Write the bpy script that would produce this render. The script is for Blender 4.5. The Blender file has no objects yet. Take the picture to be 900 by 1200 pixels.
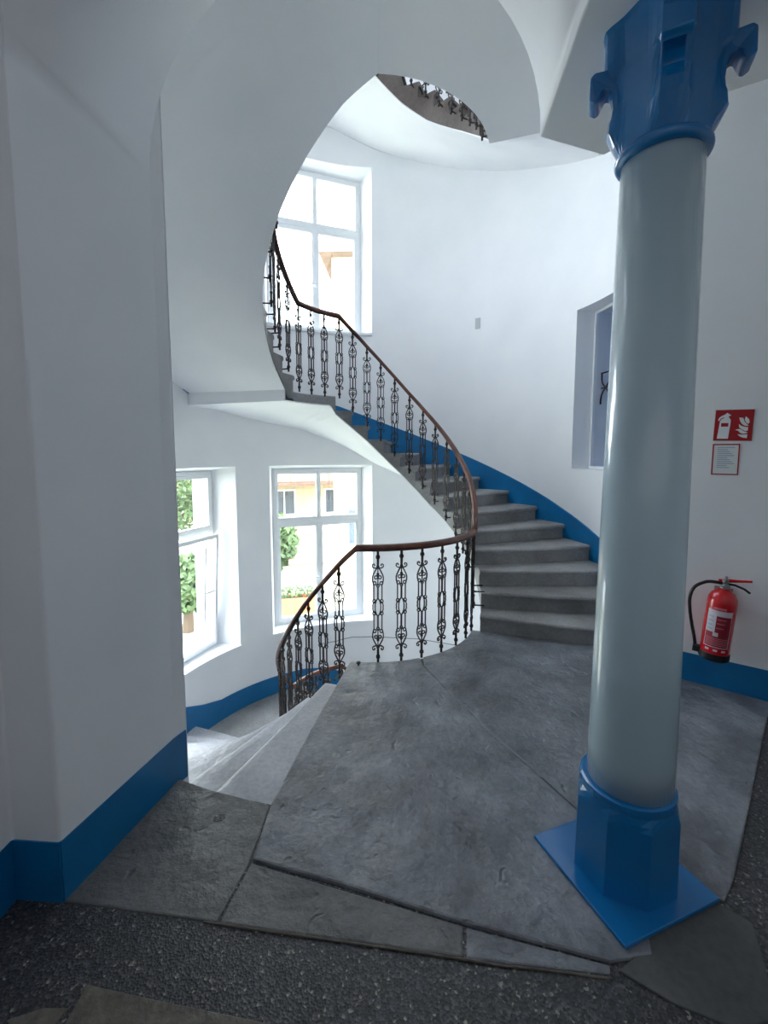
import bpy, bmesh, math, random
from mathutils import Vector, Matrix, noise
random.seed(7)
PI = math.pi
S = bpy.context.scene
COL = S.collection
def R(d): return math.radians(d)

# ------------------------------------------------------------------ camera, light, exposure
H = 1.6
cd = bpy.data.cameras.new('camera'); cam = bpy.data.objects.new('camera', cd); COL.objects.link(cam)
cd.sensor_fit = 'VERTICAL'; cd.sensor_height = 24; cd.sensor_width = 18
cd.lens = 520.0/1200*24
cd.shift_y = -22.0/1200
cd.clip_start = 0.02; cd.clip_end = 300
cam.location = (0, 0, H); cam.rotation_euler = (R(90-5.165), 0, 0)
S.camera = cam
w = bpy.data.worlds.new('sky'); S.world = w; w.use_nodes = True
bg = w.node_tree.nodes['Background']; bg.inputs[0].default_value = (0.85, 0.92, 1.0, 1); bg.inputs[1].default_value = 2.6
S.view_settings.view_transform = 'Standard'; S.view_settings.look = 'None'
S.view_settings.gamma = 1; S.view_settings.use_curve_mapping = False
S.view_settings.exposure = 2.68
S.cycles.max_bounces = 16; S.cycles.diffuse_bounces = 12; S.cycles.glossy_bounces = 5
S.cycles.transparent_max_bounces = 12; S.cycles.transmission_bounces = 6
S.cycles.use_denoising = True
S.cycles.caustics_reflective = False; S.cycles.caustics_refractive = False

# ------------------------------------------------------------------ layout of the stair
CX, CY = -0.08, 4.2          # axis of the round stairwell
RW = 2.28                    # outer wall
RE = 1.0                     # inner ends of the steps
RR = 0.93                    # handrail and balusters
UP = 4.22                    # next floor
LOW = -1.76                  # lower half landing
HALF = 2.24                  # upper half landing
def P(t, r, z): a = R(t); return Vector((CX + r*math.cos(a), CY + r*math.sin(a), z))
def interp(x, pts):
    if x <= pts[0][0]: return pts[0][1]
    for (a, b), (c, d) in zip(pts, pts[1:]):
        if x <= c: return b + (d-b)*(x-a)/(c-a)
    return pts[-1][1]

# ------------------------------------------------------------------ materials
def mat(name, col, rough=0.6, metal=0.0, spec=0.5, var=None, vscale=3.0, bump=0.0, bscale=20.0, coat=0.0, detail=6.0):
    m = bpy.data.materials.new(name); m.use_nodes = True
    nt = m.node_tree; b = nt.nodes['Principled BSDF']
    b.inputs['Base Color'].default_value = (*col, 1); b.inputs['Roughness'].default_value = rough
    b.inputs['Metallic'].default_value = metal; b.inputs['Specular IOR Level'].default_value = spec
    b.inputs['Coat Weight'].default_value = coat
    tc = nt.nodes.new('ShaderNodeNewGeometry')
    if var:
        n = nt.nodes.new('ShaderNodeTexNoise'); n.inputs['Scale'].default_value = vscale; n.inputs['Detail'].default_value = detail
        nt.links.new(tc.outputs['Position'], n.inputs['Vector'])
        r = nt.nodes.new('ShaderNodeValToRGB'); r.color_ramp.elements[0].position = .35; r.color_ramp.elements[1].position = .68
        r.color_ramp.elements[0].color = (*col, 1); r.color_ramp.elements[1].color = (*var, 1)
        nt.links.new(n.outputs['Fac'], r.inputs[0]); nt.links.new(r.outputs[0], b.inputs['Base Color'])
    if bump:
        n2 = nt.nodes.new('ShaderNodeTexNoise'); n2.inputs['Scale'].default_value = bscale; n2.inputs['Detail'].default_value = 5
        nt.links.new(tc.outputs['Position'], n2.inputs['Vector'])
        bp = nt.nodes.new('ShaderNodeBump'); bp.inputs['Strength'].default_value = bump; bp.inputs['Distance'].default_value = .01
        nt.links.new(n2.outputs['Fac'], bp.inputs['Height']); nt.links.new(bp.outputs[0], b.inputs['Normal'])
    return m
def hexc(r, g, b):
    f = lambda c: (c/255/12.92) if c <= 10 else ((c/255+.055)/1.055)**2.4
    return (f(r), f(g), f(b))
M = {}
M['plaster'] = mat('plaster', hexc(234, 235, 238), .85, var=hexc(240, 240, 242), vscale=1.7, bump=.12, bscale=9)
M['blue'] = mat('blue_paint', hexc(4, 110, 166), .38, var=hexc(3, 101, 156), vscale=6, bump=.05, bscale=14)
M['bluegloss'] = mat('blue_gloss', hexc(2, 112, 176), .22, spec=.6, coat=.3, bump=.04, bscale=25)
M['column'] = mat('column_paint', hexc(176, 196, 206), .2, spec=.6, coat=.4, bump=.05, bscale=8)
M['iron'] = mat('black_iron', hexc(42, 36, 36), .45, metal=.3, spec=.5, var=hexc(56, 46, 44), vscale=40)
M['rail'] = mat('rail_wood', hexc(84, 44, 34), .35, var=hexc(118, 66, 48), vscale=12, coat=.3)
M['white'] = mat('white_paint', hexc(236, 238, 240), .4)
M['sill'] = mat('sill_paint', hexc(238, 240, 243), .45)
M['red'] = mat('red_enamel', hexc(205, 12, 28), .22, coat=.5)
M['signred'] = mat('sign_red', hexc(168, 10, 24), .4)
M['signwhite'] = mat('sign_white', hexc(228, 232, 232), .5)
M['black'] = mat('black_rubber', hexc(18, 18, 20), .5)
M['steel'] = mat('steel', hexc(160, 160, 165), .3, metal=.9)
M['label'] = mat('label_white', hexc(214, 206, 214), .5)
M['labelred'] = mat('label_red', hexc(150, 22, 44), .5)
M['labelpink'] = mat('label_pink', hexc(196, 110, 122), .5)
M['ink'] = mat('grey_print', hexc(176, 186, 200), .6)
M['greydark'] = mat('old_box', hexc(190, 193, 196), .8)
M['grey'] = mat('reveal_grey', hexc(228, 229, 236), .7)
M['cable'] = mat('cable_grey', hexc(150, 150, 155), .6)
M['facade'] = mat('facade', hexc(205, 190, 165), .9, var=hexc(190, 172, 146), vscale=.6)
M['facade2'] = mat('facade_white', hexc(215, 213, 205), .9)
M['rooftile'] = mat('roof_tile', hexc(132, 108, 96), .8, var=hexc(108, 90, 82), vscale=5)
M['winglass'] = mat('far_glass', hexc(70, 80, 95), .1, spec=.8)
M['leaf'] = mat('leaf', hexc(84, 104, 62), .7, var=hexc(58, 78, 44), vscale=3)
M['bark'] = mat('bark', hexc(90, 74, 60), .9)
M['yard'] = mat('yard', hexc(190, 186, 176), .9, var=hexc(150, 160, 120), vscale=.3)
M['terracotta'] = mat('terracotta', hexc(206, 122, 78), .8)

def stone_mat(name, c1, c2, c3, rough=.5, bump=.5, sc=2.2):
    m = bpy.data.materials.new(name); m.use_nodes = True; nt = m.node_tree; b = nt.nodes['Principled BSDF']
    g = nt.nodes.new('ShaderNodeNewGeometry'); L = nt.links.new
    def nz(scale, det, rgh=.6):
        n = nt.nodes.new('ShaderNodeTexNoise'); n.inputs['Scale'].default_value = scale; n.inputs['Detail'].default_value = det
        n.inputs['Roughness'].default_value = rgh; L(g.outputs['Position'], n.inputs['Vector']); return n
    n1 = nz(sc, 8); r = nt.nodes.new('ShaderNodeValToRGB')
    r.color_ramp.elements[0].position = .32; r.color_ramp.elements[0].color = (*c1, 1)
    r.color_ramp.elements[1].position = .72; r.color_ramp.elements[1].color = (*c3, 1)
    e = r.color_ramp.elements.new(.5); e.color = (*c2, 1)
    L(n1.outputs['Fac'], r.inputs[0])
    n2 = nz(38, 4); mx = nt.nodes.new('ShaderNodeMix'); mx.data_type = 'RGBA'; mx.blend_type = 'MULTIPLY'; mx.inputs[0].default_value = .45
    r2 = nt.nodes.new('ShaderNodeValToRGB'); r2.color_ramp.elements[0].position = .3; r2.color_ramp.elements[0].color = (.55, .55, .55, 1)
    r2.color_ramp.elements[1].position = .6; r2.color_ramp.elements[1].color = (1, 1, 1, 1)
    L(n2.outputs['Fac'], r2.inputs[0]); L(r.outputs[0], mx.inputs[6]); L(r2.outputs[0], mx.inputs[7]); L(mx.outputs[2], b.inputs['Base Color'])
    b.inputs['Roughness'].default_value = rough
    # worn relief: broad hollows, flaked pits, fine grain
    n3 = nz(5.0, 6, .55); n4 = nz(55, 4, .7); v = nt.nodes.new('ShaderNodeTexVoronoi'); v.inputs['Scale'].default_value = 7
    n5 = nz(3.0, 3); vm = nt.nodes.new('ShaderNodeVectorMath'); vm.operation = 'MULTIPLY_ADD'; vm.inputs[1].default_value = (.5, .5, .5)
    L(n5.outputs['Color'], vm.inputs[0]); L(g.outputs['Position'], vm.inputs[2]); L(vm.outputs[0], v.inputs['Vector'])
    rv = nt.nodes.new('ShaderNodeValToRGB'); rv.color_ramp.elements[0].position = .05; rv.color_ramp.elements[1].position = .16
    L(v.outputs['Distance'], rv.inputs[0])
    b1 = nt.nodes.new('ShaderNodeBump'); b1.inputs['Strength'].default_value = bump; b1.inputs['Distance'].default_value = .05; L(n3.outputs['Fac'], b1.inputs['Height'])
    b2 = nt.nodes.new('ShaderNodeBump'); b2.inputs['Strength'].default_value = bump*.5; b2.inputs['Distance'].default_value = .016; L(rv.outputs[0], b2.inputs['Height']); L(b1.outputs[0], b2.inputs['Normal'])
    b3 = nt.nodes.new('ShaderNodeBump'); b3.inputs['Strength'].default_value = bump*.6; b3.inputs['Distance'].default_value = .004; L(n4.outputs['Fac'], b3.inputs['Height']); L(b2.outputs[0], b3.inputs['Normal'])
    L(b3.outputs[0], b.inputs['Normal'])
    return m
M['slab'] = stone_mat('landing_stone', hexc(88, 90, 96), hexc(118, 121, 128), hexc(154, 157, 166), .36, 1.0)
M['step'] = stone_mat('step_stone', hexc(126, 124, 124), hexc(148, 147, 147), hexc(166, 165, 166), .55, .3)
M['steplow'] = stone_mat('step_stone_light', hexc(160, 160, 166), hexc(178, 178, 184), hexc(194, 194, 200), .3, .25)
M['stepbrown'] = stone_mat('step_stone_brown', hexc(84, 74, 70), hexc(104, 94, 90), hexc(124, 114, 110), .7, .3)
M['slabwarm'] = stone_mat('slab_stone_warm', hexc(90, 90, 90), hexc(108, 108, 108), hexc(126, 126, 126), .48, .9)
M['seam'] = mat('seam_mortar', hexc(142, 142, 146), .8, var=hexc(110, 111, 116), vscale=9, bump=.4, bscale=60)
M['concrete'] = stone_mat('concrete_patch', hexc(84, 86, 86), hexc(94, 96, 96), hexc(102, 104, 104), .8, .12)
def terrazzo():
    m = bpy.data.materials.new('terrazzo'); m.use_nodes = True; nt = m.node_tree; b = nt.nodes['Principled BSDF']; L = nt.links.new
    g = nt.nodes.new('ShaderNodeNewGeometry')
    v = nt.nodes.new('ShaderNodeTexVoronoi'); v.inputs['Scale'].default_value = 130; L(g.outputs['Position'], v.inputs['Vector'])
    sep = nt.nodes.new('ShaderNodeSeparateColor'); L(v.outputs['Color'], sep.inputs[0])
    r = nt.nodes.new('ShaderNodeValToRGB'); r.color_ramp.interpolation = 'CONSTANT'
    r.color_ramp.elements[0].color = (*hexc(48, 49, 52), 1); r.color_ramp.elements[1].position = .35; r.color_ramp.elements[1].color = (*hexc(64, 65, 69), 1)
    for p, c in ((.65, (80, 80, 84)), (.88, (100, 99, 100)), (.975, (150, 146, 138))):
        e = r.color_ramp.elements.new(p); e.color = (*hexc(*c), 1)
    L(sep.outputs[0], r.inputs[0])
    n = nt.nodes.new('ShaderNodeTexNoise'); n.inputs['Scale'].default_value = 120; L(g.outputs['Position'], n.inputs['Vector'])
    mx = nt.nodes.new('ShaderNodeMix'); mx.data_type = 'RGBA'; mx.blend_type = 'MULTIPLY'; mx.inputs[0].default_value = .6
    L(r.outputs[0], mx.inputs[6]); L(n.outputs['Fac'], mx.inputs[7]); 
    gm = nt.nodes.new('ShaderNodeMix'); gm.data_type = 'RGBA'; gm.inputs[0].default_value = .5
    L(r.outputs[0], gm.inputs[6]); L(mx.outputs[2], gm.inputs[7]); L(gm.outputs[2], b.inputs['Base Color'])
    b.inputs['Roughness'].default_value = .5
    bp = nt.nodes.new('ShaderNodeBump'); bp.inputs['Strength'].default_value = .6; bp.inputs['Distance'].default_value = .004
    L(v.outputs['Distance'], bp.inputs['Height']); L(bp.outputs[0], b.inputs['Normal'])
    return m
M['terrazzo'] = terrazzo()
M['tan'] = stone_mat('tan_inlay', hexc(88, 83, 76), hexc(104, 98, 89), hexc(122, 116, 106), .6, .5, 20)
def glass():
    m = bpy.data.materials.new('window_glass'); m.use_nodes = True; nt = m.node_tree
    nt.nodes.remove(nt.nodes['Principled BSDF']); out = nt.nodes['Material Output']
    t = nt.nodes.new('ShaderNodeBsdfTransparent'); t.inputs[0].default_value = (.95, .97, .97, 1)
    gl = nt.nodes.new('ShaderNodeBsdfGlossy'); gl.inputs['Roughness'].default_value = .02
    lw = nt.nodes.new('ShaderNodeLayerWeight'); pw = nt.nodes.new('ShaderNodeMath'); pw.operation = 'POWER'; pw.inputs[1].default_value = 5
    f = nt.nodes.new('ShaderNodeMath'); f.operation = 'MULTIPLY_ADD'; f.inputs[1].default_value = .9; f.inputs[2].default_value = .05
    nt.links.new(lw.outputs['Facing'], pw.inputs[0]); nt.links.new(pw.outputs[0], f.inputs[0])
    mx = nt.nodes.new('ShaderNodeMixShader')
    nt.links.new(f.outputs[0], mx.inputs[0]); nt.links.new(t.outputs[0], mx.inputs[1]); nt.links.new(gl.outputs[0], mx.inputs[2])
    nt.links.new(mx.outputs[0], out.inputs[0]); return m
M['glass'] = glass()
M['darkglass'] = mat('blue_window_glass', hexc(70, 110, 150), .15, spec=.7)

# fill light: unseen wide source added behind the camera to brighten the hall
ll = bpy.data.lights.new('hall_fill_light', 'AREA'); ll.shape = 'RECTANGLE'; ll.size = 4.4; ll.size_y = 2.4; ll.energy = 2.4; ll.color = (.95, .97, 1)
lo = bpy.data.objects.new('hall_fill_light', ll); COL.objects.link(lo); lo.location = (.9, -1.2, 4.05)

# ------------------------------------------------------------------ helpers
def obj(name, bm, m, parent=None, smooth=False, recalc=True):
    if recalc: bmesh.ops.recalc_face_normals(bm, faces=bm.faces)
    me = bpy.data.meshes.new(name); bm.to_mesh(me); bm.free()
    if smooth:
        for p in me.polygons: p.use_smooth = True
    me.materials.append(M[m] if isinstance(m, str) else m)
    o = bpy.data.objects.new(name, me); COL.objects.link(o)
    if parent: o.parent = parent
    return o
def empty(name, loc=(0, 0, 0), rz=0):
    o = bpy.data.objects.new(name, None); COL.objects.link(o); o.empty_display_size = .1
    o.location = loc; o.rotation_euler = (0, 0, rz); return o
def tag(o, label, cat, group=None):
    o['label'] = label; o['category'] = cat
    if group: o['group'] = group
    return o
def struct(o, label=None):
    o['kind'] = 'structure'
    if label: o['label'] = label
    return o
def box(bm, x0, x1, y0, y1, z0, z1, mtx=None):
    vs = [bm.verts.new((x, y, z)) for z in (z0, z1) for y in (y0, y1) for x in (x0, x1)]
    for f in ((0, 1, 3, 2), (4, 6, 7, 5), (0, 4, 5, 1), (2, 3, 7, 6), (0, 2, 6, 4), (1, 5, 7, 3)): bm.faces.new([vs[i] for i in f])
    if mtx is not None:
        for v in vs: v.co = mtx @ v.co
    return vs
def prism(bm, pts, z0, z1):
    a = [bm.verts.new((p[0], p[1], z0)) for p in pts]; b = [bm.verts.new((p[0], p[1], z1)) for p in pts]
    n = len(pts); bm.faces.new(a[::-1]); bm.faces.new(b)
    for i in range(n): bm.faces.new((a[i], a[(i+1) % n], b[(i+1) % n], b[i]))
def loft(bm, rings, closed=True, caps=True):
    vr = [[bm.verts.new(p) for p in r] for r in rings]; n = len(rings[0])
    for a, b in zip(vr, vr[1:]):
        for i in range(n if closed else n-1):
            j = (i+1) % n; bm.faces.new((a[i], a[j], b[j], b[i]))
    if caps and closed: bm.faces.new(vr[0][::-1]); bm.faces.new(vr[-1])
    return vr
def lathe(bm, prof, n=32, c=(0, 0)):
    loft(bm, [[Vector((c[0]+r*math.cos(2*PI*i/n), c[1]+r*math.sin(2*PI*i/n), z)) for i in range(n)] for r, z in prof])
def tube(bm, pts, r, n=4, closed=False, rs=None):
    pts = [Vector(p) for p in pts]; rings = []; m = len(pts)
    prev = None
    for i, p in enumerate(pts):
        a = pts[(i-1) % m] if (closed or i > 0) else p; b = pts[(i+1) % m] if (closed or i < m-1) else p
        d = (b-a).normalized()
        ref = prev if prev is not None else (Vector((0, 1, 0)) if abs(d.y) < .9 else Vector((1, 0, 0)))
        u = (ref - d*ref.dot(d)).normalized(); v = d.cross(u); prev = u
        rr = rs[i] if rs else r
        rings.append([p + (u*math.cos(2*PI*(k+.5)/n) + v*math.sin(2*PI*(k+.5)/n))*rr for k in range(n)])
    if closed:
        rings.append(rings[0]); vr = [[bm.verts.new(q) for q in g] for g in rings[:-1]]; vr.append(vr[0])
        for a, b in zip(vr, vr[1:]):
            for i in range(n): j = (i+1) % n; bm.faces.new((a[i], a[j], b[j], b[i]))
    else: loft(bm, rings)
def bevel(o, wdt=.004, seg=2):
    m = o.modifiers.new('edge', 'BEVEL'); m.width = wdt; m.segments = seg; m.limit_method = 'ANGLE'; m.angle_limit = R(35); return o

# ------------------------------------------------------------------ stair wall with its openings
HW = 18.7
WINS = [(111, -.90, 1.43), (160.7, -.90, 1.43), (111, 3.29, 5.51), (160.7, 3.29, 5.51), (111, 7.45, 9.6), (160.7, 7.45, 9.6)]
NICHE = (-8.0, 18.7, 1.43, 3.13)
TW0, TW1 = -27.5, 246.5
ZB, ZT = -4.6, 9.95
holes = [(c-HW, c+HW, a, b) for c, a, b in WINS] + [NICHE]
def wall_patch(bm, t0, t1, z0, z1, r, hs=()):
    ts = {t0, t1}; zs = {z0, z1}
    t = t0
    while t < t1: ts.add(round(t, 3)); t += 2
    for a, b, c, d in hs:
        for x in (a, b): ts.add(x)
        for x in (c, d): zs.add(x)
    z = z0
    while z < z1: zs.add(round(z, 3)); z += 1.0
    ts = sorted(x for x in ts if t0 <= x <= t1); zs = sorted(x for x in zs if z0 <= x <= z1)
    ts = [x for i, x in enumerate(ts) if i == 0 or x-ts[i-1] > 1e-4]
    g = [[bm.verts.new(P(t, r, z)) for z in zs] for t in ts]
    for i in range(len(ts)-1):
        for j in range(len(zs)-1):
            tm = (ts[i]+ts[i+1])/2; zm = (zs[j]+zs[j+1])/2
            if any(a < tm < b and c < zm < d for a, b, c, d in hs): continue
            bm.faces.new((g[i][j], g[i+1][j], g[i+1][j+1], g[i][j+1]))
bm = bmesh.new()
wall_patch(bm, TW0, TW1, ZB, ZT, RW, holes)
wall_patch(bm, TW1, 360+TW0, ZB, -.14, 2.33)           # under the landing
wall_patch(bm, TW1, 360+TW0, UP, ZT, 2.33)             # above the next floor
bmesh.ops.remove_doubles(bm, verts=bm.verts, dist=1e-5)
for v in bm.verts:
    pass
struct(obj('wall_stair', bm, 'plaster', smooth=True), 'curved white plaster wall of the round stairwell')
bm = bmesh.new()
prism(bm, [P(t, 2.5, 0)[:2] for t in range(0, 360, 10)], ZT, ZT+.2)
struct(obj('ceiling', bm, 'plaster'), 'white ceiling above the stairwell')
bm = bmesh.new()
prism(bm, [P(t, 2.5, 0)[:2] for t in range(0, 360, 10)], ZB-.1, ZB)
struct(obj('floor_low', bm, 'step'), 'grey floor at the foot of the stairwell')

# ------------------------------------------------------------------ windows
DEPTH = .33; BH = .665
portal_n = 0
def window(idx, tc, z0, z1, tilt, label):
    root = empty('window_%d' % idx, P(tc, 2.16+DEPTH, z0)[:]); root.rotation_euler = (0, 0, R(tc-90)); struct(root, label)
    inv = Matrix.Rotation(-R(tc-90), 4, 'Z') @ Matrix.Translation(-P(tc, 2.16+DEPTH, z0))
    Hh = z1-z0; top = Hh-.05
    n = 12
    front = []; 
    for i in range(n+1):
        t = tc+HW - 2*HW*i/n; front.append((t, -BH + 2*BH*i/n))
    bm = bmesh.new(); rows = []
    for t, bx in front:
        a = inv @ P(t, RW-.001, z0); rows.append((a, bx))
    # left at -x because t decreases with x
    def strip(z_f, z_b):
        A = [bm.verts.new((a.x, a.y, z_f)) for a, bx in rows]; B = [bm.verts.new((bx, 0, z_b)) for a, bx in rows]
        for i in range(n): bm.faces.new((A[i], A[i+1], B[i+1], B[i]))
    strip(Hh, top)
    for e in (0, n):
        a, bx = rows[e]
        bm.faces.new([bm.verts.new(q) for q in ((a.x, a.y, 0), (bx, 0, 0), (bx, 0, top), (a.x, a.y, Hh))])
    obj('reveal', bm, 'plaster', root)
    bm = bmesh.new()   # sill board
    rim = [(a.x*1.0, a.y-.025) for a, bx in rows]; back = [(bx, .02) for a, bx in rows][::-1]
    prism(bm, rim+back, -.03, .004)
    obj('sill', bm, 'sill', root)
    # frame in the local x-z plane, y outward
    f = .05; d0, d1 = -.02, .05; tz = .665*top
    bm = bmesh.new()
    box(bm, -BH, -BH+f, d0, d1, 0, top); box(bm, BH-f, BH, d0, d1, 0, top)
    box(bm, -BH+f, BH-f, d0, d1, 0, f); box(bm, -BH+f, BH-f, d0, d1, top-f, top); box(bm, -BH+f, BH-f, d0-.015, d1, tz-.03, tz+.03)
    box(bm, -BH-.03, -BH, .03, .3, -.03, top+.05); box(bm, BH, BH+.03, .03, .3, -.03, top+.05)   # outer masonry edge
    box(bm, -BH-.03, BH+.03, .03, .3, top, top+.06); box(bm, -BH-.03, BH+.03, .03, .3, -.06, -.001)
    bevel(obj('frame', bm, 'white', root), .004, 1)
    def sash(x0, x1, za, zb, st=.045, y=0.0, ang=0, midbar=False):
        bm = bmesh.new(); yy0, yy1 = y-.035, y+.02; h = zb-za
        box(bm, x0, x0+st, yy0, yy1, 0, h); box(bm, x1-st, x1, yy0, yy1, 0, h)
        box(bm, x0+st, x1-st, yy0, yy1, 0, st); box(bm, x0+st, x1-st, yy0, yy1, h-st, h)
        if midbar: box(bm, (x0+x1)/2-.02, (x0+x1)/2+.02, yy0+.01, yy1, st, h-st)
        o = bevel(obj('sash', bm, 'white', root), .003, 1); o.location = (0, 0, za); o.rotation_euler = (ang, 0, 0)
        bm = bmesh.new(); box(bm, x0+st-.005, x1-st+.005, y-.004, y+.001, st-.005, h-st+.005)
        g = obj('pane', bm, 'glass', o)
        return o
    if tilt:
        sash(-BH+f, BH-f, tz+.03, top-f)
        s = sash(-BH+f, BH-f, f, tz-.03, y=-.02, ang=R(3.5), midbar=False)
        bm = bmesh.new(); box(bm, .38, .405, -.05, -.01, .05, 1.3); box(bm, .405, BH-f-.04, -.05, -.01, .70, .725); obj('glazing_bar', bm, 'white', s)
    else:
        sash(-BH+f, 0, tz+.03, top-f, .03); sash(0, BH-f, tz+.03, top-f, .03)
        for x0, x1 in ((-BH+f, .0), (0, BH-f)):
            s = sash(x0, x1, f, tz-.03, .05)
        bm = bmesh.new(); box(bm, -.03, .03, -.05, -.034, f, tz-.03); obj('meeting_stile', bm, 'white', root)
        bm = bmesh.new(); box(bm, -.012, .012, -.075, -.05, .62, .72); box(bm, -.09, .012, -.085, -.07, .66, .68); obj('handle', bm, 'white', root)
    ld = bpy.data.lights.new('daylight_portal', 'AREA'); ld.shape = 'RECTANGLE'; ld.size = 2*BH; ld.size_y = top
    ld.cycles.is_portal = True
    lo = bpy.data.objects.new('daylight_portal', ld); COL.objects.link(lo)
    c = P(tc, 2.16+DEPTH+.31, z0+top/2); lo.location = c
    lo.rotation_euler = Vector((CX-c.x, CY-c.y, 0)).to_track_quat('-Z', 'Y').to_euler()
WL = ['white casement window with two top lights, behind the lower handrail', 'white window with its lower sash tilted open, beside the pier',
      'white casement window above the half landing of the upper flight', 'white window above the upper half landing, hidden behind the soffit',
      'white window of the storey above over the half landing', 'white window of the storey above beside the flight']
for i, (tc, a, b) in enumerate(WINS): window(i+1, tc, a, b, i == 1, WL[i])

# recessed borrowed light on the right, with its blue casement and scroll grille
t0, t1, za, zb = NICHE; tc = (t0+t1)/2
root = struct(empty('window_7'), 'recessed inner window with blue casement, half hidden by the column')
def nloc(x, y, z):   # x along tangent (towards larger angle), y outward
    c = P(tc, RW*math.cos(R(t1-tc)), 0); n = Vector((math.cos(R(tc)), math.sin(R(tc)), 0)); t = Vector((-n.y, n.x, 0))
    return Vector((c.x, c.y, 0)) + t*x + n*y + Vector((0, 0, z))
hw = RW*math.sin(R(t1-tc))
def nframe(bm, a, b, y0, y1, wd, zz0, zz1):
    def bx(x0, x1, z0, z1):
        vs = box(bm, x0, x1, y0, y1, z0, z1)
        for v in vs: v.co = nloc(*v.co)
    bx(a, a+wd, zz0, zz1); bx(b-wd, b, zz0, zz1); bx(a+wd, b-wd, zz0, zz0+wd); bx(a+wd, b-wd, zz1-wd, zz1)
bm = bmesh.new()
k = 10; A = []; B = []
for i in range(k+1):
    t = t0+(t1-t0)*i/k; A.append((P(t, RW-.001, 0))); B.append(-hw+2*hw*i/k)
def qd(*ps): bm.faces.new([bm.verts.new(p) for p in ps])
d = .20
for i in range(k):
    for zf, zk in ((zb, zb-.02), (za, za)):
        qd(A[i]+Vector((0, 0, zf)), A[i+1]+Vector((0, 0, zf)), nloc(B[i+1]*.96, d, zk), nloc(B[i]*.96, d, zk))
for e in (0, k):
    qd(A[e]+Vector((0, 0, za)), A[e]+Vector((0, 0, zb)), nloc(B[e]*.96, d, zb-.02), nloc(B[e]*.96, d, za))
obj('reveal', bm, 'plaster', root)
bm = bmesh.new(); nframe(bm, -hw*.96, hw*.96, d-.012, d+.02, .028, za, zb-.02); obj('frame', bm, 'white', root)
bm = bmesh.new(); h2 = hw*.96-.02
for x, y in ((h2, 0), (-h2, 0)): qd(nloc(x, d, za), nloc(x, d+.30, za), nloc(x, d+.30, zb), nloc(x, d, zb))
qd(nloc(-h2, d, zb-.03), nloc(h2, d, zb-.03), nloc(h2, d+.30, zb-.03), nloc(-h2, d+.30, zb-.03))
qd(nloc(-h2, d, za+.01), nloc(h2, d, za+.01), nloc(h2, d+.30, za+.01), nloc(-h2, d+.30, za+.01))
qd(nloc(-h2, d+.30, za), nloc(h2, d+.30, za), nloc(h2, d+.30, zb), nloc(-h2, d+.30, zb))
obj('inner_reveal', bm, 'grey', root)
bm = bmesh.new(); nframe(bm, -h2+.02, h2-.02, d+.22, d+.26, .06, za+.02, zb-.04); cas = obj('casement', bm, 'bluegloss', root)
bm = bmesh.new(); vs = box(bm, -h2+.07, h2-.07, d+.235, d+.245, za+.06, zb-.08)
for v in vs: v.co = nloc(*v.co)
obj('pane', bm, 'darkglass', cas)
bm = bmesh.new()
def arc(cx, cz, r, a0, a1, n=10): return [(cx+r*math.cos(R(a0+(a1-a0)*i/n)), cz+r*math.sin(R(a0+(a1-a0)*i/n))) for i in range(n+1)]
for sx in (-1, 0, 1):
    ox = (h2-.085)*sx
    zc = 2.30
    for q in (1, -1):
        tube(bm, [nloc(ox+q*x, d+.08, zc+z) for x, z in ((-.075, .155), (-.075, .10), (-.06, .055), (-.025, .02), (0, 0), (.04, -.035), (.066, -.075), (.078, -.12), (.08, -.17))], .009, 6)
    tube(bm, [nloc(ox-.09, d+.08, zc+.16), nloc(ox+.09, d+.08, zc+.16)], .008, 5)
tube(bm, [nloc(-h2+.01, d+.08, zc), nloc(h2-.01, d+.08, zc)], .006, 5)
obj('scroll_grille', bm, 'iron', root)

# ------------------------------------------------------------------ flights
def dz(bm_pts): return bm_pts
A_IN = [(-19, -.04), (0, .22), (22, .58), (35, .76), (55.5, 1.04), (74, 1.35), (97, 1.74), (107, 1.885), (114, 1.98), (117.8, 2.03)]
A_OUT = [(-19, -.10), (22, .40), (55, .86), (74, 1.14), (91, 1.44), (103.5, 1.72), (117.8, 1.93)]
L_IN = [(117.8, 2.03), (121.5, 2.13), (160, 2.13)]
L_OUT = [(117.8, 1.93), (128, 1.99), (149, 2.12), (160, 2.14)]
B_IN = [(158, 2.24), (258.8, 3.95), (272, 4.12)]
B_OUT = [(158, 2.27), (258.8, 3.97), (272, 4.12)]
AA_IN = [(-19, 4.123), (0, 4.36), (13.5, 4.54), (32, 4.79), (57.8, 5.11), (74.6, 5.37), (91, 5.67), (104, 5.90), (112, 6.01), (117.8, 6.07)]
AA_OUT = [(-19, 4.123), (13.5, 4.56), (32, 4.87), (55, 5.23), (73, 5.50), (91, 5.746), (104, 5.94), (112, 6.02), (117.8, 6.08)]
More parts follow.
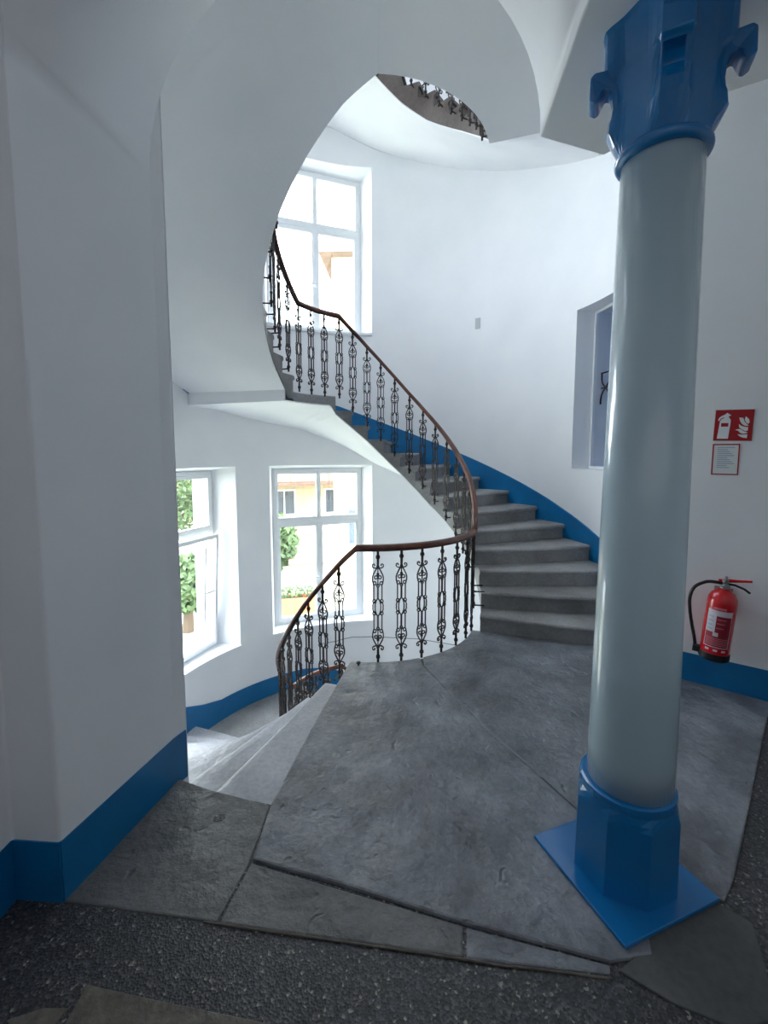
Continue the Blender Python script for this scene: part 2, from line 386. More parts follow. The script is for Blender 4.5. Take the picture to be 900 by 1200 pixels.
def soffit(parent, t0, t1, zi, zo, r1=RW+.004, name='soffit'):
    bm = bmesh.new(); n = max(2, int((t1-t0)/1.5)); m = 12; g = []; g2 = []
    for i in range(n+1):
        t = t0+(t1-t0)*i/n; a, b = zi(t), zo(t)
        row = []
        for j in range(m+1):
            s = j/m; row.append(bm.verts.new(P(t, RE-.002+(r1-RE+.002)*s, a+(b-a)*s)))
        g.append(row)
        g2.append([bm.verts.new(P(t, RE-.002, a+.012)), bm.verts.new(P(t, r1, b+.012))])
    for i in range(n):
        for j in range(m): bm.faces.new((g[i][j], g[i+1][j], g[i+1][j+1], g[i][j+1]))
        bm.faces.new((g[i][0], g[i+1][0], g2[i+1][0], g2[i][0]))
        bm.faces.new((g2[i][0], g2[i+1][0], g2[i+1][1], g2[i][1]))
    for e in (0, n): bm.faces.new([g[e][j] for j in range(m+1)] + [g2[e][1], g2[e][0]])
    return obj(name, bm, 'plaster', parent, smooth=False)
def step_block(parent, ta, tb, ztop, zprev, zi, zo, m, r1=RW-.006, rnd=0):
    """one stone step: worn tread with a nosing, riser, carved sloping underside"""
    bm = bmesh.new(); nr = 8; nt = 3; rings = []
    for i in range(nr+1):
        s = i/nr; r = RE+(r1-RE)*s; nose = math.degrees(.022/r)
        def pz(t): return zi(t)*(1-s)+zo(t)*s+.014
        wear = .010*math.exp(-((s-.45)/.28)**2)
        jit = (noise.noise(Vector((rnd*3.1, s*4, ztop)))*.004)
        ring = []
        ring.append(P(ta, r, pz(ta)))
        ring.append(P(ta, r, ztop-.052))
        ring.append(P(ta-nose, r, ztop-.045+jit))
        ring.append(P(ta-nose*1.15, r, ztop-.020-wear+jit))
        ring.append(P(ta-nose*.95, r, ztop-.009-wear+jit))
        ring.append(P(ta-nose*.45, r, ztop-.002-wear))
        ring.append(P(ta+nose*.2, r, ztop-wear))
        ring.append(P(ta+nose*1.6, r, ztop-wear*.7))
        ring.append(P((ta+tb)/2, r, ztop-wear*.35))
        ring.append(P(tb, r, ztop))
        ring.append(P(tb, r, min(pz(tb), ztop-.01)))
        ring.append(P((ta+tb)/2, r, min(pz((ta+tb)/2), ztop-.01)))
        rings.append(ring)
    loft(bm, rings)
    return obj('step', bm, m, parent)
def flight(name, ths, z0, rise, zi, zo, label, m='step', r1=RW-.006, sof_to=None, sofr=RW+.004, sof_from=None, lift=0):
    root = empty(name, P(ths[0], 1.6, z0)[:]); tag(root, label, 'staircase')
    off = Matrix.Translation(-Vector(root.location))
    for i in range(len(ths)-1):
        step_block(root, ths[i], ths[i+1], z0+rise*(i+1), z0+rise*i, (lambda t: zi(t)+lift), (lambda t: zo(t)+lift), m, r1, i+z0)
    soffit(root, sof_from or ths[0], sof_to or ths[-1], zi, zo, sofr)
    for c in root.children: c.data.transform(off)
    return root
A_TH = [-19, -9.5, 0, 9.8] + [9.8+10.8*i for i in range(1, 11)]
f = lambda pts, d=0: (lambda t: interp(t, pts)+d)
flight('staircase', A_TH, 0, .16, f(A_IN), f(A_OUT), 'grey stone winding stair flight climbing right and round behind the handrail')
flight('staircase', A_TH, -4.0, .16, f(A_IN, -4), f(A_OUT, -4), 'grey stone flight below, leading down from the lower half landing')
UA = 4.10
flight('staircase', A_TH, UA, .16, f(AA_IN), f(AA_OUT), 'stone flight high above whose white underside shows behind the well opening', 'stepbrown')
BL_TH = [160.8+9.8*i for i in range(11)]
bl = lambda t: LOW-.12+(t-160.8)*.01633
flight('staircase', BL_TH, LOW, .16, bl, bl, 'pale stone steps dropping away between the white pier and the landing slab', 'steplow', 2.335)
BU_TH = [150+9.8909*i for i in range(12)]
flight('staircase', BU_TH, HALF, .165, f([(150, 2.13), (157, 2.13)]+B_IN), f([(150, 2.15), (157, 2.15)]+B_OUT), 'flight sweeping overhead, its big smooth white underside hiding the left of the upper window', sof_to=272, sofr=2.42, sof_from=158, lift=.02)

def half_landing(z, t1, zi, zo, label, m='step'):
    root = empty('half_landing', P(138, 1.6, z)[:]); tag(root, label, 'landing')
    n = 24; bm = bmesh.new(); rings = []
    for i in range(n+1):
        t = 117.8+(t1-117.8)*i/n
        rings.append([P(t, RE, zi(t)+.013), P(t, RE, z-.01), P(t, RE+.01, z), P(t, RW-.006, z), P(t, RW-.006, zo(t)+.013)])
    loft(bm, rings); obj('slab', bm, m, root)
    soffit(root, 117.8, max(t1, 158)+.01, zi, zo)
    bm = bmesh.new(); loft(bm, [[P(t, RE-.002, zi(158)), P(t, RW, zo(158)), P(t, RW, zo(158)+.13), P(t, RE-.002, zi(158)+.115)] for t in (157.6, 158.1)])
    obj('fascia', bm, 'plaster', root)
    off = Matrix.Translation(-Vector(root.location))
    for c in root.children: c.data.transform(off)
half_landing(HALF, 150, f(L_IN), f(L_OUT), 'grey stone half landing under the upper window, seen edge-on with its white underside')
half_landing(LOW, 160.8, f(L_IN, -4), f(L_OUT, -4), 'grey stone half landing below the two lower windows')
half_landing(UA+HALF, 158, f(L_IN, 4.05), f(L_OUT, 4.15), 'white plastered half landing of the storey above', 'plaster')

# blue skirting that follows the stairs
def band(name, prof, label, r=RW-.004, dep=.012, hgt=.42, under=None):
    bm = bmesh.new(); t0, t1 = prof[0][0], prof[-1][0]; n = int((t1-t0)/2); rings = []
    for i in range(n+1):
        t = t0+(t1-t0)*i/n; z = interp(t, prof)
        zb_ = z-hgt if under is None else max(z-hgt, interp(t, under)+.03)
        rings.append([P(t, r-dep, z), P(t, r+.002, z+.004), P(t, r+.002, zb_), P(t, r-dep, zb_)])
    loft(bm, rings)
    return struct(obj(name, bm, 'blue', smooth=False), label)
SK = [(-28.2, .2), (-21, .27), (-10, .46), (5.6, .733), (21, .96), (34, 1.17), (54, 1.496), (79, 1.893), (97, 2.16), (105, 2.27), (118, 2.37), (154, 2.38)]
band('baseboard_up', SK, 'blue painted skirting rising with the upper flight', under=A_OUT[:-1]+L_OUT)
band('baseboard_half', [(154, 2.38), (160, 2.5), (236, 3.9)], 'blue skirting of the flight overhead', hgt=.2)
band('baseboard_low', [(-28.2, -3.8), (-19, -3.72), (97, -1.83), (108, -1.6), (118, -1.53), (150, -1.50), (157, -1.42), (167, -1.24), (236, -.12)], 'blue painted skirting along the lower half landing and lower flight')
band('baseboard_top', [(a, b+UP) for a, b in SK], 'blue skirting of the top flight')

# ------------------------------------------------------------------ hall shell
PL = (-1.017, 2.04); PRr = (.70, 2.12)
bm = bmesh.new()   # pier
prism(bm, [(-.989, 2.109), PL, (-1.15, 1.456), (-1.33, 1.47), (-1.36, -2.6), (-1.6, -2.6), (-1.8, 2.9)][::-1], -.1, 4.13)
struct(bevel(obj('wall_left', bm, 'plaster'), .012, 3), 'white plastered pier and wall at the left')
def skirt(name, pts, h, z0=0, th=.006, label=None):
    bm = bmesh.new()
    for a, b in zip(pts, pts[1:]):
        a = Vector((*a, 0)); b = Vector((*b, 0)); dd = (b-a).normalized(); n = Vector((-dd.y, dd.x, 0))
        q = [a - n*.002, b - n*.002, b + n*th, a + n*th]
        prism(bm, [(p.x, p.y) for p in q], z0, h)
    return struct(obj(name, bm, 'blue'), label)
skirt('baseboard_left', [(-1.363, -2.0), (-1.333, 1.47), (-1.151, 1.457), (-1.017, 2.04), (-.993, 2.10)][::-1], .225, -.02, .006, 'blue painted skirting on the pier')
RWP = [(1.943, 3.149), (2.1, 3.03), (2.484, 2.738), (3.9, 1.66)]
bm = bmesh.new()
prism(bm, RWP + [(4.1, 1.9), (2.6, 3.0), (2.15, 3.3), (2.0, 3.2)], -.1, 4.13)
struct(obj('wall_right', bm, 'plaster'), 'white wall at the right carrying the fire extinguisher')
skirt('baseboard_right', RWP[::-1], .205, -.02, .006, 'blue painted skirting under the extinguisher')
bm = bmesh.new()
prism(bm, [(3.9, 1.9), (3.9, -2.6), (-1.5, -2.6), (-1.5, -2.8), (4.1, -2.8), (4.1, 1.9)], -.1, 4.13)
struct(obj('wall_back', bm, 'plaster'), 'white walls behind the camera')
# floor slab of the next storey with its well opening
arc1 = [P(t, RE-.005, 0)[:2] for t in [258.8+ (341-258.8)*i/40 for i in range(41)]]
bm = bmesh.new()
prism(bm, arc1 + [P(341, RW, 0)[:2], P(331.8, RW, 0)[:2], (2.05, 3.25), (4.1, 1.9), (4.1, -2.8), (-1.9, -2.8), (-1.9, 2.6), P(236, 2.36, 0)[:2], P(246.5, 2.34, 0)[:2], P(258.8, 2.34, 0)[:2]], 4.125, UP)
struct(obj('ceiling_hall', bm, 'plaster'), 'white underside of the landing above')
# vault and its stair-side face
bm = bmesh.new(); NV = 32
def prof(L, Rg, zl, zr, rise, n=NV):
    out = []
    for i in range(n+1):
        ph = PI*i/n; s = (1-math.cos(ph))/2
        out.append(Vector((L[0]+(Rg[0]-L[0])*s, L[1]+(Rg[1]-L[1])*s, zl+(zr-zl)*s+rise*math.sin(ph))))
    return out
Fp = prof(PL, PRr, 2.80, 3.02, .87); Bp = prof((-1.15, 1.456), (.62, 1.35), 2.80, 3.02, .87)
for pr in (Fp, Bp):
    for p in pr[:1]: p.x += .0015
    pr.insert(0, Vector((pr[0].x, pr[0].y, 2.5))); pr.insert(0, Vector((pr[0].x, pr[0].y, 1.9)))
gf = [bm.verts.new(p) for p in Fp]; gb = [bm.verts.new(p) for p in Bp]
for i in range(NV+2): bm.faces.new((gf[i], gf[i+1], gb[i+1], gb[i]))
tf = [bm.verts.new((p.x, p.y, 4.13)) for p in Fp]; tb_ = [bm.verts.new((p.x, p.y, 4.13)) for p in Bp]
for i in range(2, NV+2):
    bm.faces.new((gf[i], gf[i+1], tf[i+1], tf[i])); bm.faces.new((gb[i], gb[i+1], tb_[i+1], tb_[i]))
struct(obj('trim_arch', bm, 'plaster', smooth=False), 'white plaster arch springing from the pier to the beam over the column')
ob = bpy.data.objects['trim_arch']
for p in ob.data.polygons: p.use_smooth = (abs(p.normal.y) < .6)
bm = bmesh.new()   # beam block on the column
prism(bm, [(.70, 2.12), (1.04, 2.24), (1.323, 1.884), (1.451, 1.81), (3.95, .40), (3.95, -.2), (1.0, .75), (.60, 1.2)], 3.005, 4.13)
struct(bevel(obj('trim_beam', bm, 'plaster'), .006, 2), 'white beam block resting on the blue capital')

# ------------------------------------------------------------------ hall floor: terrazzo with stone slabs let in
fl = struct(empty('floor'), 'hall floor of terrazzo with big worn stone slabs')
arcf = [P(258.8+(341-258.8)*i/48, .925, 0) for i in range(49)]
bm = bmesh.new()   # bed
bed = [P(260.2, 1.0, 0)[:2]] + [p[:2] for p in arcf[2:]] + [P(341, RW, 0)[:2], P(331.8, RW, 0)[:2], (2.05, 3.25), (4.0, 1.9), (4.0, -2.7), (-1.5, -2.7), (-1.5, 1.9), (-1.05, 2.02), P(246.5, 2.338, 0)[:2], P(252, 2.338, 0)[:2], P(256, 2.34, 0)[:2], P(260.2, 2.345, 0)[:2]]
ins = [P(260.2, .935, 0)[:2]] + [((p.x-CX)*1.006+CX, (p.y-CY)*1.006+CY) for p in arcf[2:]] + bed[len(arcf)-1:]
prism(bm, ins, -.14, -.006)
obj('terrazzo_bed', bm, 'terrazzo', fl)
def slab(pts, z1=0.0, z0=-.10, m='slab', bev=.006, name='stone_slab', label=None, und=.0):
    bm = bmesh.new(); prism(bm, pts, z0, z1); o = bevel(obj(name, bm, m, fl), bev, 2)
    if label: o['label'] = label
    return o
J = [(.306, 3.20), (.563, 2.527), (.78, 2.057)]
g = .0045
arcA = [p[:2] for p in arcf if p.x < .29]; arcB = [p[:2] for p in arcf if p.x >= .29]
slab(arcA + [(.30-g, 3.21), (.563-g, 2.527), (.78-g, 2.057), (.98, 1.62), (.86, 1.28), (.712, 1.262), (.275, 1.376), (-.126, 1.503), (-.519, 1.614), (-.516, 1.896), P(258.8, 1.8, 0)[:2], P(258.8, 1.225, 0)[:2]],
     0.006, bev=.009, name='stone_slab', label='large worn grey slab with a rounded lip')
slab(arcB + [P(341, RW, 0)[:2], P(331.8, RW, 0)[:2], (1.95, 3.13), (2.11, 3.04), (2.49, 2.725), (2.173, 2.405), (1.71, 1.932), (1.32, 1.536), (1.22, 1.45), (.99, 1.61), (.78+g, 2.057), (.563+g, 2.527), (.30+g, 3.21)],
     0.004, label='worn slab between column and first step')
slab([P(246.5, 2.338, 0)[:2], (-1.02, 2.03), (-1.15, 1.455), (-.575, 1.384), (-.529, 1.606), (-.521, 1.89), P(255, 2.338, 0)[:2], P(251, 2.338, 0)[:2]][::-1], -.001, m='slabwarm', label='grey slab at the foot of the pier')
slab([(-.521, 1.604), (.268, 1.372), (.252, 1.278), (-.566, 1.381)], -.001, m='slabwarm', label='narrow pale slab in front of the big slab')
slab([(.279, 1.368), (.711, 1.256), (.699, 1.231), (.262, 1.272)], -.002, label='short narrow slab')
slab([(.73, 1.24), (.86, 1.31), (1.0, 1.46), (1.2, 1.44), (1.26, 1.38), (1.20, 1.26), (1.12, 1.12), (.98, 1.10), (.84, 1.16)], .0015, -.05, 'concrete', .004, 'concrete_patch', 'smooth grey cement patch at the plinth')
slab([(-.90, 1.205), (-.679, 1.168), (-.363, 1.119), (0.0, 1.05), (.0, .9), (-.9, .9)], -.003, -.05, 'tan', .002, 'inlay', 'tan inlaid strip at the bottom edge')
slab([(-1.073, 1.12), (-.99, 1.148), (-.916, 1.148), (-.93, 1.10), (-1.0, 1.08)], -.003, -.05, 'tan', .002, 'inlay')
slab([(.944, 1.11), (1.043, 1.152), (1.12, 1.02), (1.0, 1.0)], -.003, -.05, 'tan', .002, 'inlay')
slab([(-.745, 1.80), (-.715, 1.797), (-.70, 1.818), (-.712, 1.84), (-.742, 1.836), (-.752, 1.818)], .0003, -.01, 'terrazzo', .0001, 'pit', 'small dark chipped spot')
bm = bmesh.new(); prism(bm, [(.298, 3.22), (.556, 2.527), (.775, 2.06), (.785, 2.06), (.570, 2.527), (.312, 3.22)], -.03, .0035); obj('seam_mortar', bm, 'seam', fl)
bm = bmesh.new()   # mortar lip along the terrazzo joint
tube(bm, [(-.62, 1.386, -.004), (-.45, 1.362, -.002), (-.2, 1.331, -.003), (0, 1.305, -.002), (.2, 1.279, -.003), (.36, 1.255, -.002), (.55, 1.238, -.003), (.69, 1.222, -.006)], .0035, 6)
obj('mortar_joint', bm, 'tan', fl)

# ------------------------------------------------------------------ balusters and handrails
def baluster_mesh():
    bm = bmesh.new()
    def T(l, r, n=4, cl=False): tube(bm, [(x*1.06, 0, z) for x, z in l], r*1.4, n, cl)
    def ring(x, z, rx, rz=None, r=.0038, n=9):
        rz = rz or rx; T([(x+rx*math.cos(2*PI*i/n), z+rz*math.sin(2*PI*i/n)) for i in range(n)], r, 4, True)
    for s in (1, -1):
        Z = lambda z: z*s
        rod = [(0, .435), (0, .405), (0, .395), (0, .382), (0, .37), (0, .325), (0, .312), (0, .30)]
        tube(bm, [(x, 0, Z(z)) for x, z in rod], .008, 8, rs=[.010, .010, .017, .017, .010, .009, .014, .009])
        T([(0, Z(.30)), (0, Z(.165))], .004)
        for q in (1, -1):
            T([(q*x, Z(z)) for x, z in ((0, .306), (.016, .302), (.030, .305), (.040, .316), (.038, .330), (.028, .335), (.021, .327), (.027, .319))], .0042)
            T([(q*x, Z(z)) for x, z in ((.004, .305), (.018, .285), (.032, .255), (.039, .232), (.038, .205), (.030, .175))], .0045)
            ring(q*.014, Z(.232), .012); ring(q*.024, Z(.186), .011, .013); 
            T([(q*.029, Z(.172)), (q*.029, Z(.058))], .0042)
            ring(q*.026, Z(.047), .012, .013)
            T([(q*x, Z(z)) for x, z in ((.018, .05), (.034, .03), (.038, .012), (.036, .0))], .0042)
            T([(q*x, Z(z)) for x, z in ((.0, .072), (.012, .05), (.019, .025), (.020, 0))], .0042)
        ring(0, Z(.168), .010, .012); T([(0, Z(.158)), (0, Z(.07))], .006)
        ring(0, Z(.255), .007, .009)
    me = bpy.data.meshes.new('baluster'); bmesh.ops.recalc_face_normals(bm, faces=bm.faces); bm.to_mesh(me); bm.free()
    me.materials.append(M['iron']); return me
BAL = baluster_mesh(); BH2 = .435
def peg_mesh():
    bm = bmesh.new(); tube(bm, [(0, 0, 0), (.03, 0, 0), (.10, 0, 0)], .007, 6, rs=[.011, .007, .007])
    me = bpy.data.meshes.new('bracket'); bm.to_mesh(me); bm.free(); me.materials.append(M['iron']); return me
PEG = peg_mesh()
def railing(label, path, bals, group=None, ends=(0, 0)):
    root = empty('stair_railing', P(path[0][0], RR, path[0][1])[:]); tag(root, label, 'railing')
    ox = Vector(root.location)
    t0, t1 = path[0][0], path[-1][0]
    ts = []; t = t0
    while t < t1-.5: ts.append(t); t += 2.5
    ts = sorted(set(ts+[p[0] for p in path])); bm = bmesh.new(); rings = []
    hp = [(-.024, -.018), (.024, -.018), (.028, 0), (.022, .018), (.008, .026), (-.008, .026), (-.022, .018), (-.028, 0)]
    for t in ts:
        z = interp(t, path); rings.append([P(t, RR+a, z+b)-ox for a, b in hp])
    loft(bm, rings); obj('handrail', bm, 'rail', root, smooth=True)
    bm = bmesh.new(); rings = []      # flat iron under the wood
    for t in ts:
        z = interp(t, path); rings.append([P(t, RR+a, z+b)-ox for a, b in ((-.012, -.026), (.012, -.026), (.012, -.018), (-.012, -.018))])
    loft(bm, rings); obj('rail_band', bm, 'iron', root)
    for t, kind in bals:
        o = bpy.data.objects.new('baluster', BAL); COL.objects.link(o); o.parent = root
        zt = interp(t, path)-.022
        o.location = P(t, RR, zt-BH2)-ox; o.rotation_euler = (0, 0, R(t+90))
        if kind:
            for hh in ((.03,) if kind == 1 else (.03, .16)):
                b = bpy.data.objects.new('bracket', PEG); COL.objects.link(b); b.parent = root
                b.location = P(t, RR, zt-2*BH2+hh)-ox; b.rotation_euler = (0, 0, R(t))
    return root
A_RAIL = [(-19, .905), (9.4, 1.355), (21.7, 1.53), (39.3, 1.81), (53.7, 2.04), (66.8, 2.26), (79.1, 2.483), (91, 2.694), (102.8, 2.894), (116.6, 3.10), (149.2, 3.125)]
A_BAL = [(-10, 2), (-1, 1), (8, 1), (17.3, 1), (26.3, 1), (36.4, 1), (46.6, 1), (56.6, 1), (66.8, 1), (77.5, 1), (87.4, 1), (97, 1), (107, 1), (116.6, 0), (127.6, 0), (138.2, 0), (149, 0)]
railing('iron balustrade with brown handrail climbing the upper flight to the half landing', A_RAIL, A_BAL)
railing('iron balustrade round the landing edge, its handrail dropping left down the lower steps',
        [(160.8, -.87), (170, -.73), (199, -.24), (214, .02), (221, .15), (235, .42), (246, .62), (255, .78), (262.3, .892), (341, .905)],
        [(165, 1), (174, 1), (183, 1), (192, 1), (201, 1), (210.5, 1), (219.5, 1), (228, 1), (236, 1), (244.8, 1), (253.5, 1), (272.1, 0), (283.2, 0), (293.7, 0), (305.5, 0), (316.7, 0), (327.5, 0), (338, 0)])
railing('iron balustrade curving up out of sight beside the upper window',
        [(149.2, 3.125), (160.8, 3.32), (174, 3.53), (190, 3.85), (220, 4.36), (258.8, 5.04), (264, 5.06), (341, 5.09)],
        [(159.7, 1), (170.5, 2), (178, 2), (187, 1), (196, 1), (205, 1), (214, 1), (223, 1), (232, 1), (241, 1), (250, 1), (272, 0), (283, 0), (294, 0), (305, 0), (316, 0), (327, 0), (338, 0)])
railing('iron balustrade of the flight high above, glimpsed from below past the well edge', [(a, b+UA) for a, b in A_RAIL], [(t, min(k, 1)) for t, k in A_BAL if t < 90])
railing('lower balustrade around the half landing below, seen through the balusters',
        [(30, -2.35), (104, -1.10), (116.6, -.90), (149.2, -.875), (160.8, -.87)], [(56.6, 1), (66.8, 1), (77.5, 1), (87.4, 1), (97, 1), (107, 1), (116.6, 0), (127.6, 0), (138.2, 0), (149, 0), (158, 0)])

# stub left on the landing edge
bm = bmesh.new(); lathe(bm, [(.008, 0), (.008, .012), (.017, .016), (.017, .026), (.006, .03)], 10)
o = obj('iron_stub', bm, 'iron'); o.location = P(263.4, .985, .0)[:]; o.location.z = .004
tag(o, 'small black iron stub on the landing corner below the handrail bend', 'stub')

# ------------------------------------------------------------------ blue and white iron column
CC = Vector((.928, 1.575, 0))
col = empty('column', CC[:]); tag(col, 'white painted iron column with blue base and blue capital', 'column')
ax = Vector((.153, -.416, 0)).normalized(); ang0 = math.atan2(ax.y, ax.x)
def rot2(x, y, a): return (x*math.cos(a)-y*math.sin(a), x*math.sin(a)+y*math.cos(a))
bm = bmesh.new(); h = .223
prism(bm, [(q[0]-.019, q[1]) for q in [rot2(x, y, ang0) for x, y in ((-h, -h), (h, -h), (h, h), (-h, h))]], .006, .022)
bevel(obj('base_plate', bm, 'bluegloss', col), .003, 2)
bm = bmesh.new()
oct_ = lambda a, z, tw=0: [Vector((*rot2(a/math.cos(PI/8)*math.cos(PI/4*i+PI/8), a/math.cos(PI/8)*math.sin(PI/4*i+PI/8), ang0), z)) for i in range(8)]
def oc16(a, z, rnd):   # blend octagon to circle with 32 points
    out = []
    for i in range(32):
        ph = 2*PI*i/32; loc = ((ph+PI/8) % (PI/4))-PI/8; ro = a/math.cos(loc); r = ro*(1-rnd)+a*1.03*rnd
        out.append(Vector((*rot2(r*math.cos(ph), r*math.sin(ph), ang0), z)))
    return out
loft(bm, [oc16(.168, .022, 0), oc16(.165, .302, 0), oc16(.163, .322, .5), oc16(.158, .345, 1), oc16(.160, .36, 1), oc16(.158, .376, 1), oc16(.15, .38, 1), oc16(.14, .38, 1)])
o = obj('pedestal', bm, 'bluegloss', col); o.location.x = -.009
bm = bmesh.new(); lathe(bm, [(.147, .375), (.146, .5), (.123, 2.59)], 48)
obj('shaft', bm, 'column', col, smooth=True)
bm = bmesh.new(); lathe(bm, [(.122, 2.562), (.137, 2.566), (.143, 2.577), (.143, 2.588), (.136, 2.60), (.122, 2.605)], 40)
obj('neck_ring', bm, 'bluegloss', col, smooth=True)
# capital: bell with four corner leaves, hooked volutes and a cross-shaped head
bm = bmesh.new(); n = 64
def bell(z, rc, rf, sharp=10):
    out = []
    for i in range(n):
        ph = 2*PI*i/n
        dd = abs(((ph-PI/4+PI/4) % (PI/2))-PI/4)       # angle from the nearest diagonal
        wgt = 1/(1+math.exp((dd-.30)*22))
        r = rf/max(math.cos(min(abs(PI/4-dd), .39)), .8)*(1-wgt)+rc*wgt
        out.append(Vector((*rot2(r*math.cos(ph), r*math.sin(ph), ang0), z)))
    return out
loft(bm, [bell(2.60, .128, .122), bell(2.64, .150, .124), bell(2.685, .172, .126), bell(2.72, .168, .126), bell(2.765, .150, .126), bell(2.80, .150, .127),
          bell(2.84, .160, .130), bell(2.862, .182, .133), bell(2.90, .186, .137), bell(2.985, .186, .142), bell(3.005, .192, .146)])
obj('capital', bm, 'bluegloss', col)
for k in range(4):
    a = ang0+PI/4+k*PI/2
    pf = [(.13, 2.885), (.215, 2.885), (.228, 2.873), (.230, 2.80), (.212, 2.788), (.200, 2.794), (.192, 2.812), (.180, 2.826), (.166, 2.820), (.158, 2.795), (.155, 2.76), (.162, 2.71), (.13, 2.66)]
    bm = bmesh.new(); w2 = .034
    fr = [[bm.verts.new(Vector((*rot2(r, s*w2*(1.25 if r > .19 else 1), a), z))) for r, z in pf] for s in (-1, 1)]
    m_ = len(pf); bm.faces.new(fr[0]); bm.faces.new(fr[1][::-1])
    for i in range(m_): j = (i+1) % m_; bm.faces.new((fr[0][i], fr[1][i], fr[1][j], fr[0][j]))
    bevel(obj('volute', bm, 'bluegloss', col), .006, 2)

# ------------------------------------------------------------------ things on the right wall
wd = Vector((.796, -.605, 0)).normalized(); wn = Vector((-wd.y, wd.x, 0))*-1
if wn.y > 0: wn = -wn
def wallpt(s): 
    p = Vector((2.1, 3.03, 0)); q = Vector((2.484, 2.738, 0)); dd = (q-p).normalized(); return p+dd*s
dd = (Vector((2.484, 2.738, 0))-Vector((2.1, 3.03, 0))).normalized(); wn = Vector((dd.y, -dd.x, 0))
if wn.y > 0: wn = -wn
rzw = math.atan2(dd.y, dd.x)
def on_wall(name, s, z, off=0): 
    p = wallpt(s)+wn*off; return empty(name, (p.x, p.y, z), rzw)      # local x along the wall (to the right), -y into the room
ext = on_wall('fire_extinguisher', .185, .25, .115); tag(ext, 'red fire extinguisher with black hose hanging on the right wall', 'fire extinguisher')
ext.rotation_euler = (0, R(4), rzw)
bm = bmesh.new(); lathe(bm, [(.079, .03), (.081, .04), (.081, .39), (.077, .42), (.062, .447), (.04, .465), (.028, .472), (.026, .48)], 36); obj('cylinder', bm, 'red', ext, smooth=True)
bm = bmesh.new(); lathe(bm, [(.07, 0), (.080, .004), (.085, .012), (.085, .05), (.0815, .053)], 36); box(bm, -.118, -.07, -.03, .02, .025, .06); obj('foot_cup', bm, 'black', ext)
bm = bmesh.new(); lathe(bm, [(.024, .478), (.024, .49), (.016, .495), (.016, .515), (.02, .52), (.02, .54), (.009, .545), (.009, .56), (.0, .562)], 16); obj('valve', bm, 'steel', ext)
bm = bmesh.new(); tube(bm, [(-.035, 0, .522), (.0, 0, .53), (.06, 0, .541), (.132, 0, .555)], .008, 6, rs=[.012, .012, .009, .007]); obj('lever', bm, 'red', ext)
bm = bmesh.new(); tube(bm, [(.0, 0, .512), (.05, 0, .512), (.10, 0, .498), (.13, 0, .478)], .007, 6); obj('carry_handle', bm, 'black', ext)
bm = bmesh.new(); lathe(bm, [(.014, 0), (.016, .004), (.016, .014), (.0, .015)], 14)
o = obj('gauge', bm, 'steel', ext); o.location = (.012, -.018, .50); o.rotation_euler = (R(90), 0, 0)
bm = bmesh.new(); pts = []
ctrl = [(-.015, -.01, .512), (-.05, -.012, .512), (-.10, -.015, .502), (-.155, -.02, .455), (-.172, -.022, .38), (-.163, -.022, .30), (-.14, -.02, .20), (-.118, -.018, .12), (-.107, -.012, .07)]
def cat(ps, k=5):
    out = []; ps = [Vector(p) for p in ps]; e = [ps[0]]+ps+[ps[-1]]
    for i in range(1, len(e)-2):
        for j in range(k):
            t = j/k; a, b, c, d_ = e[i-1], e[i], e[i+1], e[i+2]
            out.append(.5*((2*b)+(c-a)*t+(2*a-5*b+4*c-d_)*t*t+(3*b-a-3*c+d_)*t**3))
    return out+[ps[-1]]
tube(bm, cat(ctrl), .0105, 8); obj('hose', bm, 'black', ext, smooth=True)
bm = bmesh.new(); box(bm, -.03, .03, .07, .113, .30, .42); box(bm, -.05, .05, .104, .113, .26, .46); obj('wall_bracket', bm, 'steel', ext)
def cpatch(a0, a1, z0, z1, m, name='label_print', r=.0822):
    bm = bmesh.new(); k = 8; rs = []
    for i in range(k+1):
        a = R(-90+a0+(a1-a0)*i/k); rs.append([(r*math.cos(a), r*math.sin(a), z0), (r*math.cos(a), r*math.sin(a), z1), ((r-.002)*math.cos(a), (r-.002)*math.sin(a), z1), ((r-.002)*math.cos(a), (r-.002)*math.sin(a), z0)])
    loft(bm, [[Vector(q) for q in g_] for g_ in rs]); return obj(name, bm, m, ext)
cpatch(-50, 48, .10, .345, 'label', 'label')
cpatch(-47, 45, .105, .31, 'labelred', 'label_field', .0826)
cpatch(-50, -12, .20, .318, 'label', 'label_panel', .0830)
for i, zz in enumerate((.285, .258, .228)): cpatch(-8, 25-3*i, zz, zz+.007, 'labelpink', r=.0830)
for zz in (.295, .268, .24, .215): cpatch(-42, -22, zz, zz+.012, 'ink', r=.0834)
cpatch(-18, 2, .175, .20, 'label', r=.0830)
for i in range(5): cpatch(-44, 42, .115+i*.011, .120+i*.011, 'labelpink', r=.0830)
for a in (-40, -8, 24): cpatch(a, a+16, .075, .088, 'label')
cpatch(-30, 20, .352, .365, 'labelpink')

